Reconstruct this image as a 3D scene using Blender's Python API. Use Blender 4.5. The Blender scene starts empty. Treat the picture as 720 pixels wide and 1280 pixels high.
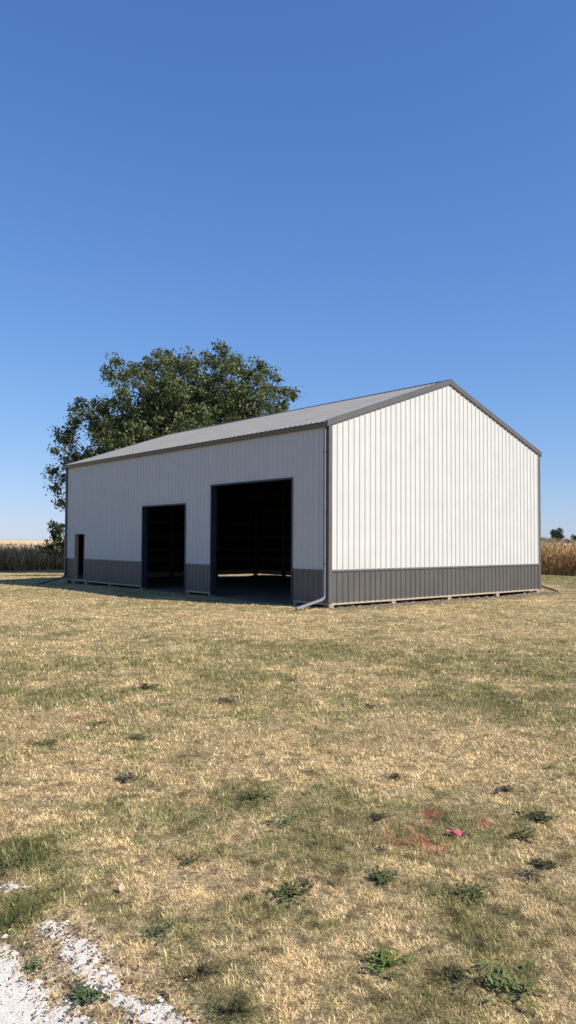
import bpy, math, random
import numpy as np
from mathutils import Vector, Matrix
random.seed(7); RNG = np.random.default_rng(11)
S = bpy.context.scene
COL = S.collection
# ------------------------------------------------------------------ survey
F, PITCH, ROLL, YAW = 938.74, .038327, .004853, .713357     # lens in pixels of a 1280 high frame
CAM = np.array([-14.6226, -15.1446, 1.7978])
CY, SY = math.cos(YAW), math.sin(YAW)
W, L = 10.97, 17.05                                           # barn footprint
HE, HR, HW = 5.18, 7.10, .945
SUN = Vector((.42, -1.10, 1.0)).normalized()

def ray(px, py):
    a, b = px-360, py-640
    u = a*math.cos(ROLL)+b*math.sin(ROLL); v = -a*math.sin(ROLL)+b*math.cos(ROLL)
    X, yc = u/F, -v/F
    Y = math.cos(PITCH)*yc+math.sin(PITCH); Z = -math.sin(PITCH)*yc+math.cos(PITCH)
    return np.array([CY*X+SY*Z, -SY*X+CY*Z, Y])/Z             # world direction per metre of depth
def spot(px, py, z=-.09):
    d = ray(px, py); t = (z-CAM[2])/d[2]; p = CAM+t*d
    return float(p[0]), float(p[1])
def deep(px, py, Z):
    return CAM+ray(px, py)*Z

# ------------------------------------------------------------------ noise in numpy
_lat = np.random.default_rng(5).random((256, 256))
def vnoise(x, y, s=1.0, o=0):
    x = np.asarray(x, float)/s+37.3+o*17.13; y = np.asarray(y, float)/s+11.7+o*5.71
    xi = np.floor(x).astype(int); yi = np.floor(y).astype(int)
    fx = x-xi; fy = y-yi; fx = fx*fx*(3-2*fx); fy = fy*fy*(3-2*fy)
    g = lambda i, j: _lat[i % 256, j % 256]
    return (g(xi, yi)*(1-fx)+g(xi+1, yi)*fx)*(1-fy)+(g(xi, yi+1)*(1-fx)+g(xi+1, yi+1)*fx)*fy
def fbm(x, y, s, n=4, o=0):
    t = 0; a = 1; k = 0
    for i in range(n):
        t = t+a*vnoise(x, y, s/2**i, o+i*3); k += a; a *= .55
    return t/k
def sstep(a, b, v):
    t = np.clip((v-a)/(b-a), 0, 1); return t*t*(3-2*t)

def terrain(x, y):
    x = np.asarray(x, float); y = np.asarray(y, float)
    z = -.09-.0185*np.clip(y-13, 0, 31)
    z = z-.05*np.exp(-((x-8.4)**2+(y+.2)**2)/3)
    z = z+(.032+.075*sstep(7.5, 9.5, y))*np.exp(-((x-W)/1.1)**2)*((y > .4) & (y < L-.4))*(.8+.4*vnoise(x, y, 1.1, 44))
    z = z+(.05+.12*sstep(8.3, 7.3, x))*np.exp(-((y-L)/1.0)**2)*sstep(.2, 1.5, x)*(x < W-.3)
    near = np.exp(-((x+6)**2+(y+6)**2)/900)
    z = z+near*(.05*(vnoise(x, y, 2.3, 4)-.5)+.025*(vnoise(x, y, .45, 6)-.5))
    return z

def seg_dist(x, y, P, closed=True):
    d = np.full(np.shape(x), 1e9); n = len(P); ins = np.zeros(np.shape(x), bool)
    for i in range(n if closed else n-1):
        ax, ay = P[i]; bx, by = P[(i+1) % n]
        vx, vy = bx-ax, by-ay; t = np.clip(((x-ax)*vx+(y-ay)*vy)/(vx*vx+vy*vy+1e-12), 0, 1)
        d = np.minimum(d, np.hypot(x-ax-t*vx, y-ay-t*vy))
        if closed:
            c = ((ay > y) != (by > y)); c &= x < (bx-ax)*(y-ay)/((by-ay) if by != ay else 1e-9)+ax
            ins ^= c
    return np.where(ins, -d, d) if closed else d

G_MAIN = [spot(-60, 1172), spot(2, 1184), spot(28, 1196), spot(52, 1232), spot(100, 1262), spot(122, 1300), (-13.3, -12.9), (-13.6, -13.7), (-13.6, -16), (-18, -16), (-18, -9.5)]
G_STRIP = [spot(48, 1152), spot(76, 1150), spot(108, 1172), spot(128, 1196), spot(150, 1214), spot(168, 1240), spot(205, 1255), spot(240, 1280), spot(236, 1310), spot(150, 1262), spot(118, 1232), spot(92, 1218), spot(70, 1180)]
G_SPOT = [spot(-20, 1100), spot(20, 1103), spot(46, 1104), spot(30, 1112), spot(-20, 1114)]
def gravel(x, y):
    a = seg_dist(x, y, G_MAIN); b = seg_dist(x, y, G_STRIP); c = seg_dist(x, y, G_SPOT)
    d = np.minimum(np.minimum(a, b+.01), c+.045)
    return sstep(.05, -.05, d+.20*(fbm(x, y, .15, 4, 9)-.545)+.06*(vnoise(x, y, .03, 3)-.5))

GREEN = [(30, 868, .9, .5), (200, 800, 1.6, .45), (90, 872, .6, .4), (255, 842, .8, .35), (510, 828, 1.3, .5), (650, 832, 1.6, .45), (400, 895, .9, .45),
         (440, 805, 1.2, .4), (15, 1075, .45, .9), (10, 1140, .22, .8), (640, 905, .8, .35), (330, 885, .6, .3), (60, 1010, .35, .3), (180, 865, .4, .4), (690, 850, 1.2, .4),
         (100, 920, .3, .3), (420, 870, .8, .3), (120, 1010, .3, .3), (550, 1105, .16, .3), (230, 1190, .12, .5), (300, 1250, .15, .5), (270, 800, .9, .35), (600, 880, .9, .35), (200, 1010, .4, .3), (560, 985, .3, .3)]
TAN = [(330, 775, 1.6, .6), (560, 775, 2.2, .5), (100, 765, 2.0, .5), (560, 960, .5, .4), (90, 960, .45, .4), (220, 1120, .25, .6), (250, 1200, .12, .5), (440, 1130, .3, .25),
       (300, 960, .5, .3), (690, 1100, .2, .5), (40, 915, .5, .5), (600, 1010, .35, .3), (650, 960, .3, .3), (330, 1230, .12, .4), (500, 1000, .4, .35), (400, 1220, .2, .3)]
def blobs(x, y, T):
    t = 0
    for px, py, r, a in T:
        bx, by = spot(px, py); t = t+a*np.exp(-((x-bx)**2+(y-by)**2)/(r*r))
    return t
def greenness(x, y):
    g = .42+1.25*(fbm(x, y, 1.3, 4, 1)-.5)+1.15*(fbm(x, y, .24, 3, 30)-.5)+.5*(vnoise(x, y, .06, 33)-.5)+.62*blobs(x, y, GREEN)-.6*blobs(x, y, TAN)
    back = sstep(14.5, 18, x)*sstep(26, 22, y)*.7
    return np.clip(g+back, 0, 1)
def dirt(x, y):
    dx = np.maximum(np.maximum(-x, x-W), 0); dy = np.maximum(np.maximum(-y, y-L), 0)
    d = np.hypot(dx, dy); n = fbm(x, y, .7, 3, 14)
    south = sstep(0, -.2, y)*sstep(-1, 1.5, x)
    inside = (d <= 0)*1.0
    rim = sstep(.15+1.1*south, 0, d-1.3*south*(n-.2)-.35*(n-.5))
    patch = sstep(.62, .72, fbm(x, y, .9, 3, 22))*sstep(7.5, 2.5, d)*.8*south
    return np.clip(np.maximum(np.maximum(inside, rim*.9), patch), 0, 1)
PAINT = [(540, 1016, .07, 1.), (512, 1052, .17, .55), (544, 1060, .10, .6), (480, 1033, .05, .8), (608, 1030, .055, .9), (535, 1030, .06, .9), (552, 1019, .04, .9), (520, 1062, .08, .4), (125, 899, .22, .35), (500, 1040, .07, .4)]
def paint(x, y):
    t = 0
    for px, py, r, a in PAINT:
        bx, by = spot(px, py); t = t+a*np.exp(-((x-bx)**2+(y-by)**2)/(r*r))
    return np.clip(t*.75*sstep(.3, .8, vnoise(x, y, .035, 8)), 0, .8)

# ------------------------------------------------------------------ object helpers
def tag(o, label=None, cat=None, group=None, kind=None):
    if label: o['label'] = label
    if cat: o['category'] = cat
    if group: o['group'] = group
    if kind: o['kind'] = kind
    return o
def link(o, parent=None):
    COL.objects.link(o)
    if parent is not None: o.parent = parent
    return o
def empty(name, loc=(0, 0, 0), rz=0):
    o = bpy.data.objects.new(name, None); o.location = loc; o.rotation_euler.z = rz; o.empty_display_size = .2
    return link(o)
class MB:
    def __init__(s): s.v = []; s.f = []
    def add(s, v, f):
        n = len(s.v); s.v += [tuple(p) for p in v]; s.f += [tuple(i+n for i in q) for q in f]
    def box(s, x0, x1, y0, y1, z0, z1):
        s.add([(x, y, z) for x in (x0, x1) for y in (y0, y1) for z in (z0, z1)],
              [(0, 1, 3, 2), (4, 6, 7, 5), (0, 4, 5, 1), (2, 3, 7, 6), (0, 2, 6, 4), (1, 5, 7, 3)])
    def prism(s, poly, a, b, axis='y'):
        n = len(poly)
        m = {'y': lambda p, t: (p[0], t, p[1]), 'x': lambda p, t: (t, p[0], p[1]), 'z': lambda p, t: (p[0], p[1], t)}[axis]
        s.add([m(p, a) for p in poly]+[m(p, b) for p in poly],
              [tuple(range(n))[::-1], tuple(range(n, 2*n))]+[(i, (i+1) % n, n+(i+1) % n, n+i) for i in range(n)])
    def bar(s, a, b, w, h, up=(0, 0, 1)):
        a = Vector(a); b = Vector(b); d = (b-a).normalized(); u = Vector(up); r = d.cross(u)
        if r.length < 1e-4: r = d.cross(Vector((1, 0, 0)))
        r.normalize(); u = r.cross(d)
        vs = [p+r*sx*w/2+u*sz*h/2 for p in (a, b) for sx, sz in ((-1, -1), (1, -1), (1, 1), (-1, 1))]
        s.add(vs, [(3, 2, 1, 0), (4, 5, 6, 7)]+[(i, (i+1) % 4, 4+(i+1) % 4, 4+i) for i in range(4)])
    def tube(s, pts, rad, n=7, flat=None, up=(0, 0, 1)):
        pts = [Vector(p) for p in pts]; rings = []
        for i, p in enumerate(pts):
            d = (pts[min(i+1, len(pts)-1)]-pts[max(i-1, 0)]).normalized()
            r = d.cross(Vector(up)); r = d.cross(Vector((1, .2, 0))) if r.length < .05 else r
            r.normalize(); u = r.cross(d); R = rad[i] if hasattr(rad, '__len__') else rad
            if flat: rings.append([p+r*sx*flat[0]/2+u*sz*flat[1]/2 for sx, sz in ((-.8, -1), (.8, -1), (1, -.7), (1, .7), (.8, 1), (-.8, 1), (-1, .7), (-1, -.7))])
            else: rings.append([p+r*R*math.cos(2*math.pi*k/n)+u*R*math.sin(2*math.pi*k/n) for k in range(n)])
        k = len(rings[0]); vs = [v for R in rings for v in R]; fs = []
        for i in range(len(rings)-1):
            for j in range(k): fs.append((i*k+j, i*k+(j+1) % k, (i+1)*k+(j+1) % k, (i+1)*k+j))
        fs += [tuple(range(k))[::-1], tuple(range((len(rings)-1)*k, len(rings)*k))]
        s.add(vs, fs)
    def build(s, name, m, parent=None, smooth=False, bevel=0):
        me = bpy.data.meshes.new(name); me.from_pydata(s.v, [], s.f); me.update()
        if m: me.materials.append(m)
        if smooth: me.polygons.foreach_set('use_smooth', [True]*len(me.polygons))
        o = bpy.data.objects.new(name, me)
        if bevel:
            b = o.modifiers.new('bevel', 'BEVEL'); b.width = bevel; b.segments = 2; b.limit_method = 'ANGLE'
        return link(o, parent)
def npmesh(name, V, Fc, mats, cols=None, smooth=False, attrs=None):
    me = bpy.data.meshes.new(name); V = np.asarray(V, np.float32); Fc = np.asarray(Fc, np.int32); n, k = Fc.shape
    me.vertices.add(len(V)); me.vertices.foreach_set('co', V.ravel())
    me.loops.add(n*k); me.loops.foreach_set('vertex_index', Fc.ravel())
    me.polygons.add(n); me.polygons.foreach_set('loop_start', np.arange(0, n*k, k, dtype=np.int32))
    me.polygons.foreach_set('use_smooth', np.full(n, smooth))
    me.update(calc_edges=True)
    if cols is not None:
        a = me.attributes.new('tint', 'FLOAT_COLOR', 'POINT'); c = np.ones((len(V), 4), np.float32); c[:, :3] = cols; a.data.foreach_set('color', c.ravel())
    for kx, vv in (attrs or {}).items():
        a = me.attributes.new(kx, 'FLOAT', 'POINT'); a.data.foreach_set('value', np.asarray(vv, np.float32).ravel())
    me.materials.append(mats)
    return bpy.data.objects.new(name, me)

# ------------------------------------------------------------------ materials
def mat(name):
    m = bpy.data.materials.new(name); m.use_nodes = True; nt = m.node_tree
    return m, nt, nt.nodes['Principled BSDF']
def N(nt, t, **k):
    n = nt.nodes.new(t)
    for a, b in k.items():
        if a in n.inputs: n.inputs[a].default_value = b
        else: setattr(n, a, b)
    return n
def ramp(nt, src, stops):
    r = nt.nodes.new('ShaderNodeValToRGB'); e = r.color_ramp.elements
    while len(e) < len(stops): e.new(.5)
    for i, (p, c) in enumerate(stops): e[i].position = p; e[i].color = (*c, 1) if len(c) == 3 else c
    nt.links.new(src, r.inputs['Fac']); return r.outputs['Color']
def noise_mat(name, c1, c2, scale=4, rough=.5, bump=0, bscale=60, metallic=0, stretch=(1, 1, 1), spec=.5, coat=0):
    m, nt, b = mat(name)
    tc = N(nt, 'ShaderNodeNewGeometry'); mp = N(nt, 'ShaderNodeMapping'); mp.inputs['Scale'].default_value = stretch
    nt.links.new(tc.outputs['Position'], mp.inputs['Vector'])
    n = N(nt, 'ShaderNodeTexNoise', Scale=scale, Detail=5.0, Roughness=.6); nt.links.new(mp.outputs['Vector'], n.inputs['Vector'])
    nt.links.new(ramp(nt, n.outputs['Fac'], [(.3, c1), (.7, c2)]), b.inputs['Base Color'])
    mr = N(nt, 'ShaderNodeMapRange'); nt.links.new(n.outputs['Fac'], mr.inputs['Value']); mr.inputs['To Min'].default_value = rough-.08; mr.inputs['To Max'].default_value = rough+.08
    nt.links.new(mr.outputs['Result'], b.inputs['Roughness'])
    b.inputs['Metallic'].default_value = metallic; b.inputs['Specular IOR Level'].default_value = spec
    if bump:
        n2 = N(nt, 'ShaderNodeTexNoise', Scale=bscale, Detail=4.0); nt.links.new(mp.outputs['Vector'], n2.inputs['Vector'])
        bp = N(nt, 'ShaderNodeBump', Strength=bump, Distance=.02); nt.links.new(n2.outputs['Fac'], bp.inputs['Height']); nt.links.new(bp.outputs['Normal'], b.inputs['Normal'])
    return m
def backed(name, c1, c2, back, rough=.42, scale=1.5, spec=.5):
    """painted steel sheet: colour coat outside, inner face coloured for the dim interior"""
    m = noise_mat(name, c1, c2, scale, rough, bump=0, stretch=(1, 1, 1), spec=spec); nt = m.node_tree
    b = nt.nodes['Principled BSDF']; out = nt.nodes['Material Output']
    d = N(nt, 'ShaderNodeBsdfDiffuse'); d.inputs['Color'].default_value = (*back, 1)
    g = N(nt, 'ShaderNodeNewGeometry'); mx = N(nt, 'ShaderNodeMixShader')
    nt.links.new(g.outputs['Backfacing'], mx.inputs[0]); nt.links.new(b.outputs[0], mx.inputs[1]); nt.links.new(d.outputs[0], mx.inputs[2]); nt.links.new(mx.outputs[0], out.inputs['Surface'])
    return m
M = {}
INNER_SHADE = (.035, .035, .035)  # barn's interior shade put into the sheets' inner colour; real primer is paler
M['white'] = backed('white_painted_steel', (.495, .488, .458), (.535, .527, .494), INNER_SHADE, .5, spec=.3)
M['char'] = backed('charcoal_painted_steel', (.086, .079, .070), (.100, .093, .083), INNER_SHADE, .42)
M['roof'] = backed('charcoal_roof_steel', (.18, .173, .158), (.22, .212, .195), INNER_SHADE, .36)
M['trim'] = noise_mat('charcoal_trim', (.088, .083, .077), (.105, .099, .092), 3, .4)
M['liner'] = noise_mat('shade_toned_door_liner', (.020, .024, .034), (.028, .033, .045), 3, .5)  # charcoal trim made darker and bluer to paint in the doorway shade
M['pipe'] = noise_mat('grey_pipe', (.19, .19, .195), (.24, .24, .245), 8, .35)
M['skirt'] = noise_mat('treated_board', (.34, .27, .17), (.46, .38, .26), 9, .8, .3, 40, stretch=(.4, .4, 6))
M['lumber'] = noise_mat('barn_lumber', (.10, .07, .045), (.15, .11, .07), 7, .85, .2, 30)
M['jambwood'] = noise_mat('pine_jamb', (.34, .25, .15), (.46, .36, .23), 12, .8, .2, 30)
M['block'] = noise_mat('weathered_block', (.24, .20, .14), (.36, .31, .23), 20, .9, .4, 60)
M['bark'] = noise_mat('bark', (.06, .045, .03), (.12, .09, .065), 8, .95, .8, 14, stretch=(2, 2, .5))

def tint_mat(name, trans=.25, rough=.7, spec=.25, tcol=None):
    m, nt, b = mat(name); a = N(nt, 'ShaderNodeAttribute', attribute_name='tint')
    nt.links.new(a.outputs['Color'], b.inputs['Base Color']); b.inputs['Roughness'].default_value = rough; b.inputs['Specular IOR Level'].default_value = spec
    if trans:
        t = N(nt, 'ShaderNodeBsdfTranslucent'); nt.links.new(a.outputs['Color'], t.inputs['Color'])
        mx = N(nt, 'ShaderNodeMixShader'); mx.inputs[0].default_value = trans
        nt.links.new(b.outputs[0], mx.inputs[1]); nt.links.new(t.outputs[0], mx.inputs[2]); nt.links.new(mx.outputs[0], nt.nodes['Material Output'].inputs['Surface'])
    return m
M['grass'] = tint_mat('grass_blade', .2, .75, .15)
M['leaf'] = tint_mat('tree_leaf', .22, .55, .35)
M['weed'] = tint_mat('weed_leaf', .15, .65, .18)
M['corn'] = tint_mat('corn_leaf', .42, .75, .2)
M['stone'] = tint_mat('stone', 0, .9, .2)
M['farleaf'] = tint_mat('far_leaf', .1, .8, .1)

def ground_mat():
    m, nt, b = mat('ground_soil'); g = N(nt, 'ShaderNodeNewGeometry'); P = g.outputs['Position']
    def nz(scale, det=5, rough=.6):
        n = N(nt, 'ShaderNodeTexNoise', Scale=scale, Detail=float(det), Roughness=rough); nt.links.new(P, n.inputs['Vector']); return n.outputs['Fac']
    def mix(f, a, c, t='MIX'):
        x = N(nt, 'ShaderNodeMix', data_type='RGBA', blend_type=t)
        if hasattr(f, 'links'): nt.links.new(f, x.inputs[0])
        else: x.inputs[0].default_value = f
        for s, i in ((a, 6), (c, 7)):
            if hasattr(s, 'links'): nt.links.new(s, x.inputs[i])
            else: x.inputs[i].default_value = (*s, 1)
        return x.outputs[2]
    def at(n): return N(nt, 'ShaderNodeAttribute', attribute_name=n).outputs['Fac']
    straw = ramp(nt, nz(38, 9, .85), [(.36, (.05, .032, .018)), (.47, (.24, .165, .085)), (.56, (.52, .39, .21)), (.66, (.78, .62, .38))])
    green = ramp(nt, nz(42, 9, .85), [(.36, (.03, .027, .014)), (.5, (.17, .16, .065)), (.66, (.44, .40, .20))])
    soil = ramp(nt, nz(26, 8, .7), [(.3, (.10, .075, .052)), (.55, (.22, .165, .115)), (.75, (.34, .27, .19))])
    c = mix(at('green'), straw, green); c = mix(at('dirt'), c, soil); sand = ramp(nt, nz(70, 6, .8), [(.38, (.20, .14, .09)), (.5, (.44, .35, .25)), (.62, (.78, .70, .58))]); c = mix(at('sand'), c, sand); c = mix(at('paint'), c, (.70, .09, .12))
    nt.links.new(c, b.inputs['Base Color']); b.inputs['Roughness'].default_value = .95; b.inputs['Specular IOR Level'].default_value = .1
    bp = N(nt, 'ShaderNodeBump', Strength=.7, Distance=.03); nt.links.new(nz(40, 8, .7), bp.inputs['Height']); nt.links.new(bp.outputs['Normal'], b.inputs['Normal'])
    return m
M['ground'] = ground_mat()

# ------------------------------------------------------------------ ground
def axis(a0, a1, step, lo, hi):
    v = list(np.arange(a0, a1+1e-6, step)); s = step
    while v[-1] < hi: s *= 1.12; v.append(v[-1]+s)
    s = step; w = []; p = a0
    while p > lo: s *= 1.12; p -= s; w.append(p)
    return np.array(w[::-1]+v)
def axis2(a0, a1, step, b1, step2, lo, hi):
    v = axis(a0, a1, step, lo, a1+step/2); v = v[v <= a1+1e-6]
    m = np.arange(a1+step2, b1, step2); w = axis(m[-1]+step2, m[-1]+2*step2, step2, m[-1], hi); w = w[w > m[-1]+step2*.5]
    return np.concatenate([v, m, w])
gx = axis2(-17, .8, .07, 13, .22, -2500, 4000); gy = axis2(-16, 3, .07, 19.5, .25, -2500, 4000)
X, Y = np.meshgrid(gx, gy, indexing='ij'); nx, ny = X.shape
Z = terrain(X, Y)
idx = np.arange(nx*ny).reshape(nx, ny)
FQ = np.stack([idx[:-1, :-1], idx[1:, :-1], idx[1:, 1:], idx[:-1, 1:]], -1).reshape(-1, 4)
far = sstep(60, 200, np.hypot(X, Y))
gg = greenness(X, Y)*(1-far)
o = link(npmesh('ground', np.stack([X, Y, Z], -1).reshape(-1, 3), FQ, M['ground'], smooth=True, attrs={'green': gg, 'dirt': dirt(X, Y)*(1-far), 'paint': paint(X, Y), 'sand': sstep(.20, .0, np.minimum(seg_dist(X, Y, G_MAIN), seg_dist(X, Y, G_STRIP))+.12*(fbm(X, Y, .2, 3, 19)-.5))*.8}))
tag(o, kind='structure')

# gravel drive: a thin irregular crust of crushed limestone
gs = .014
X, Y = np.meshgrid(np.arange(-17.5, -12.55, gs), np.arange(-15.8, -10.6, gs), indexing='ij'); nx, ny = X.shape
mk = gravel(X, Y); idx = np.arange(nx*ny).reshape(nx, ny)
FQ = np.stack([idx[:-1, :-1], idx[1:, :-1], idx[1:, 1:], idx[:-1, 1:]], -1)
keep = (mk[:-1, :-1] > .45) & (mk[1:, 1:] > .45); FQ = FQ[keep]
Zg = terrain(X, Y)+.001+.007*sstep(.4, 1, mk)+.004*(vnoise(X, Y, .03, 2)-.5)*mk
used = np.unique(FQ); rm = -np.ones(nx*ny, int); rm[used] = np.arange(len(used))
V = np.stack([X, Y, Zg], -1).reshape(-1, 3)[used]
M['gravel'] = noise_mat('crushed_limestone', (.62, .56, .47), (.80, .74, .65), 45, .95, .6, 140, spec=.1)
tag(link(npmesh('gravel_path', V, rm[FQ], M['gravel'], smooth=True)), kind='structure')

def scatter_stones(name, n, area, size, cols, dens, kindlabel):
    """many small faceted stones as one uncountable mass"""
    x = RNG.uniform(area[0], area[1], n); y = RNG.uniform(area[2], area[3], n); k = dens(x, y) > RNG.random(n); x = x[k]; y = y[k]; n = len(x)
    base = np.array([(1, 0, 0), (-1, 0, 0), (0, 1, 0), (0, -1, 0), (0, 0, 1), (0, 0, -.6)], float)
    fc = np.array([(0, 2, 4), (2, 1, 4), (1, 3, 4), (3, 0, 4), (2, 0, 5), (1, 2, 5), (3, 1, 5), (0, 3, 5)])
    s = size[0]+(size[1]-size[0])*RNG.random(n)**3
    V = base[None]*(.7+.6*RNG.random((n, 6, 1)))*s[:, None, None]*np.array([1, 1, .6])
    a = RNG.random(n)*6.28; ca, sa = np.cos(a)[:, None], np.sin(a)[:, None]
    V = np.stack([V[..., 0]*ca-V[..., 1]*sa, V[..., 0]*sa+V[..., 1]*ca, V[..., 2]], -1)
    V += np.stack([x, y, terrain(x, y)+.012+s*.2], -1)[:, None]
    Fc = (fc[None]+np.arange(n)[:, None, None]*6).reshape(-1, 3)
    c = np.array(cols)[RNG.integers(0, len(cols), n)]*(.8+.4*RNG.random((n, 1)))
    o = link(npmesh(name, V.reshape(-1, 3), Fc, M['stone'], np.repeat(c, 6, 0))); tag(o, kindlabel, name.replace('_', ' '), kind='stuff'); return o
scatter_stones('gravel', 15000, (-15.6, -12.5, -14.6, -10.7), (.0025, .011), [(.80, .74, .65), (.68, .61, .51), (.82, .77, .68), (.8, .75, .66), (.45, .40, .33)], lambda x, y: gravel(x, y)*.8+.004, 'pale crushed limestone pebbles lying on the white gravel patch')
scatter_stones('soil_clods', 9000, (-.5, 13.5, -2.6, .35), (.01, .045), [(.2, .15, .11), (.26, .2, .14), (.14, .11, .08), (.33, .27, .2)], lambda x, y: np.clip(dirt(x, y)-.25, 0, 1)*.8, 'brown clods of bare soil along the foot of the sunny end wall')

# ------------------------------------------------------------------ grass
def grass():
    fx, fy = math.atan2(CY, SY), 0
    def sample(n, r0, r1, half):
        # density falls with distance from the yard's near end
        r = r0*(r1/r0)**RNG.random(n); a = fx+RNG.uniform(-half, half, n)
        return r, a
    n1 = 250000; r = np.sqrt(RNG.uniform(1.7**2, 4.2**2, n1)); a = fx+RNG.uniform(-.60, .60, n1)
    n2 = 1150000; r2, a2 = sample(n2, 4.2, 55, .60)
    r = np.concatenate([r, r2]); a = np.concatenate([a, a2])
    x = CAM[0]+r*np.cos(a); y = CAM[1]+r*np.sin(a)
    g = greenness(x, y); d = dirt(x, y); gr = gravel(x, y)
    clump = fbm(x, y, .13, 3, 40)
    inside = (x > -.05) & (x < W+.05) & (y > -.05) & (y < L+.05)
    corn = (x > 24.9) | (y > 43.6)
    rnd = RNG.random(len(x))
    keep = (~inside) & (~corn) & (rnd < (1-d*.93)*(1-np.clip(gr*1.0, 0, .93))*(.25+.75*sstep(.15, .55, clump)))
    for px, py, wr, *_ in WEEDS:
        bx, by = spot(px, py); keep &= ~((np.hypot(x-bx, y-by) < wr*.62) & (RNG.random(len(x)) < .75))
    x, y, r, g, clump = x[keep], y[keep], r[keep], g[keep], clump[keep]; n = len(x)
    isg = RNG.random(n) < sstep(.2, 1.0, g+.15*(clump-.5))*.7
    lod = np.maximum(1, (r/3.9))**.97
    Ln = (.009+.021*RNG.random(n)**1.6)*(1+.6*(clump-.4)+.35*g)*np.where(isg, 1.1, 1)
    Ln *= 1+1.0*sstep(.35, 1.0, blobs(x, y, GREEN[8:10]+[(230, 1190, .12, .7), (300, 1250, .15, .7), (180, 1165, .12, .6)]))
    Ln *= np.minimum(lod, 2.6)**.7
    wd = (.0011+.0014*RNG.random(n))*lod
    az = RNG.random(n)*6.283; tilt = np.where(isg, RNG.uniform(.25, 1.4, n), RNG.uniform(.5, 1.75, n))
    dx, dy = np.cos(az), np.sin(az); tx, ty = -dy, dx
    z0 = terrain(x, y)-.002+np.where(gr[keep] > .3, .012, 0)
    def pt(t, w, bend):
        h = Ln*t; tl = tilt*(.6+bend*t)
        rr = h*np.sin(np.minimum(tl, 1.52)); zz = h*np.cos(np.minimum(tl, 1.52))
        return np.stack([x+dx*rr+tx*w*wd/2, y+dy*rr+ty*w*wd/2, z0+zz+.002], -1)
    V = np.stack([pt(0, 1, .6), pt(0, -1, .6), pt(.55, .85, .6), pt(.55, -.85, .6), pt(1, 0, .6)], 1)
    fc = np.array([(0, 1, 3), (0, 3, 2), (2, 3, 4)])
    Fc = (fc[None]+np.arange(n)[:, None, None]*5).reshape(-1, 3)
    straw = np.array([(.76, .60, .33), (.60, .45, .23), (.86, .73, .46), (.42, .28, .14), (.66, .49, .29), (.22, .14, .075)])[RNG.choice(6, n, p=[.25, .19, .20, .12, .14, .10])]
    gre = np.array([(.24, .25, .085), (.36, .34, .13), (.12, .14, .045), (.46, .41, .18)])[RNG.integers(0, 4, n)]
    c = np.where(isg[:, None], gre, straw)*(.6+.8*RNG.random((n, 1)))
    dk = np.clip(blobs(x, y, [(15, 1075, .30, 1.), (10, 1140, .2, 1.), (250, 1215, .09, .8), (290, 1262, .10, .8), (180, 1165, .11, .7), (160, 1120, .10, .7), (200, 1150, .10, .7), (230, 1185, .09, .7), (130, 1090, .10, .6), (305, 1285, .1, .8), (40, 1120, .12, .7), (45, 1060, .2, .6), (100, 1100, .1, .5), (215, 1190, .08, .6)])*1.1, 0, .85)[:, None]*(RNG.random((n, 1)) < .6)
    tf = sstep(.87, .94, vnoise(x, y, .17, 80))*sstep(2.5, 5, r)
    dk = np.clip(dk+.75*tf[:, None]*(RNG.random((n, 1)) < .8), 0, 1)
    c = c*(1.10-.34*g)[:, None]
    c = c*(1-dk*np.array([.66, .52, .64]))
    # broad drift of tone between bleached and brown thatch
    drift = fbm(x, y, .5, 3, 60)[:, None]
    gap = vnoise(x/np.maximum(1, r/7), y/np.maximum(1, r/7), .045, 50)
    c = c*(.32+.68*sstep(.18, .48, gap))[:, None]
    greenless = np.clip(1-.75*g, 0, 1)
    c = c*(1+.6*(drift-.5)+.9*(fbm(x, y, .13, 3, 70)[:, None]-.5))*1.22*np.array([1.04, 1.0, .90])
    fr = (np.clip((r-9)/28, 0, 1)*.55)[:, None]; c = c*(1-fr)+c.mean(0)*(.55+.9*greenless)[:, None]*fr
    pm = paint(x, y)[:, None]*(RNG.random((n, 1)) < .62)
    c = c*(1-pm*.8)+np.array([(.78, .10, .15)])*pm*.8
    o = link(npmesh('grass', V.reshape(-1, 3), Fc, M['grass'], np.repeat(c, 5, 0)))
    tag(o, 'short dry straw coloured lawn grass with duller green patches', 'grass', kind='stuff')
    return n

# dead leaf litter around the gravel
def litter():
    n = 6500; x = RNG.uniform(-13.6, -12.3, n); y = RNG.uniform(-13.2, -10.8, n)
    e = gravel(x, y); ed = np.exp(-np.minimum(np.minimum(np.abs(seg_dist(x, y, G_MAIN)), np.abs(seg_dist(x, y, G_STRIP))), .5)**2/.012)
    k = RNG.random(n) < ed*.7*(.5+vnoise(x, y, .1, 2)); x = x[k]; y = y[k]; n = len(x)
    s = .006+.012*RNG.random(n); a = RNG.random(n)*6.28; t = RNG.uniform(-.6, .6, n)
    dx, dy = np.cos(a), np.sin(a); z = terrain(x, y)+.016+.006*RNG.random(n)
    P = lambda u, v, h: np.stack([x+dx*u*s-dy*v*s, y+dy*u*s+dx*v*s, z+h*s], -1)
    V = np.stack([P(-1, 0, 0), P(0, .45, .35+t*.4), P(1, 0, t*.6), P(0, -.45, .3)], 1)
    Fc = (np.array([[0, 1, 2], [0, 2, 3]])[None]+np.arange(n)[:, None, None]*4).reshape(-1, 3)
    c = np.array([(.34, .19, .10), (.26, .14, .08), (.45, .30, .17), (.16, .15, .06), (.52, .40, .25)])[RNG.integers(0, 5, n)]*(.8+.4*RNG.random((n, 1)))
    tag(link(npmesh('leaf_litter', V.reshape(-1, 3), Fc, M['grass'], np.repeat(c, 4, 0))), 'crumbled brown dead leaves strewn over the edge of the gravel', 'leaf litter', kind='stuff')
litter()

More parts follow.
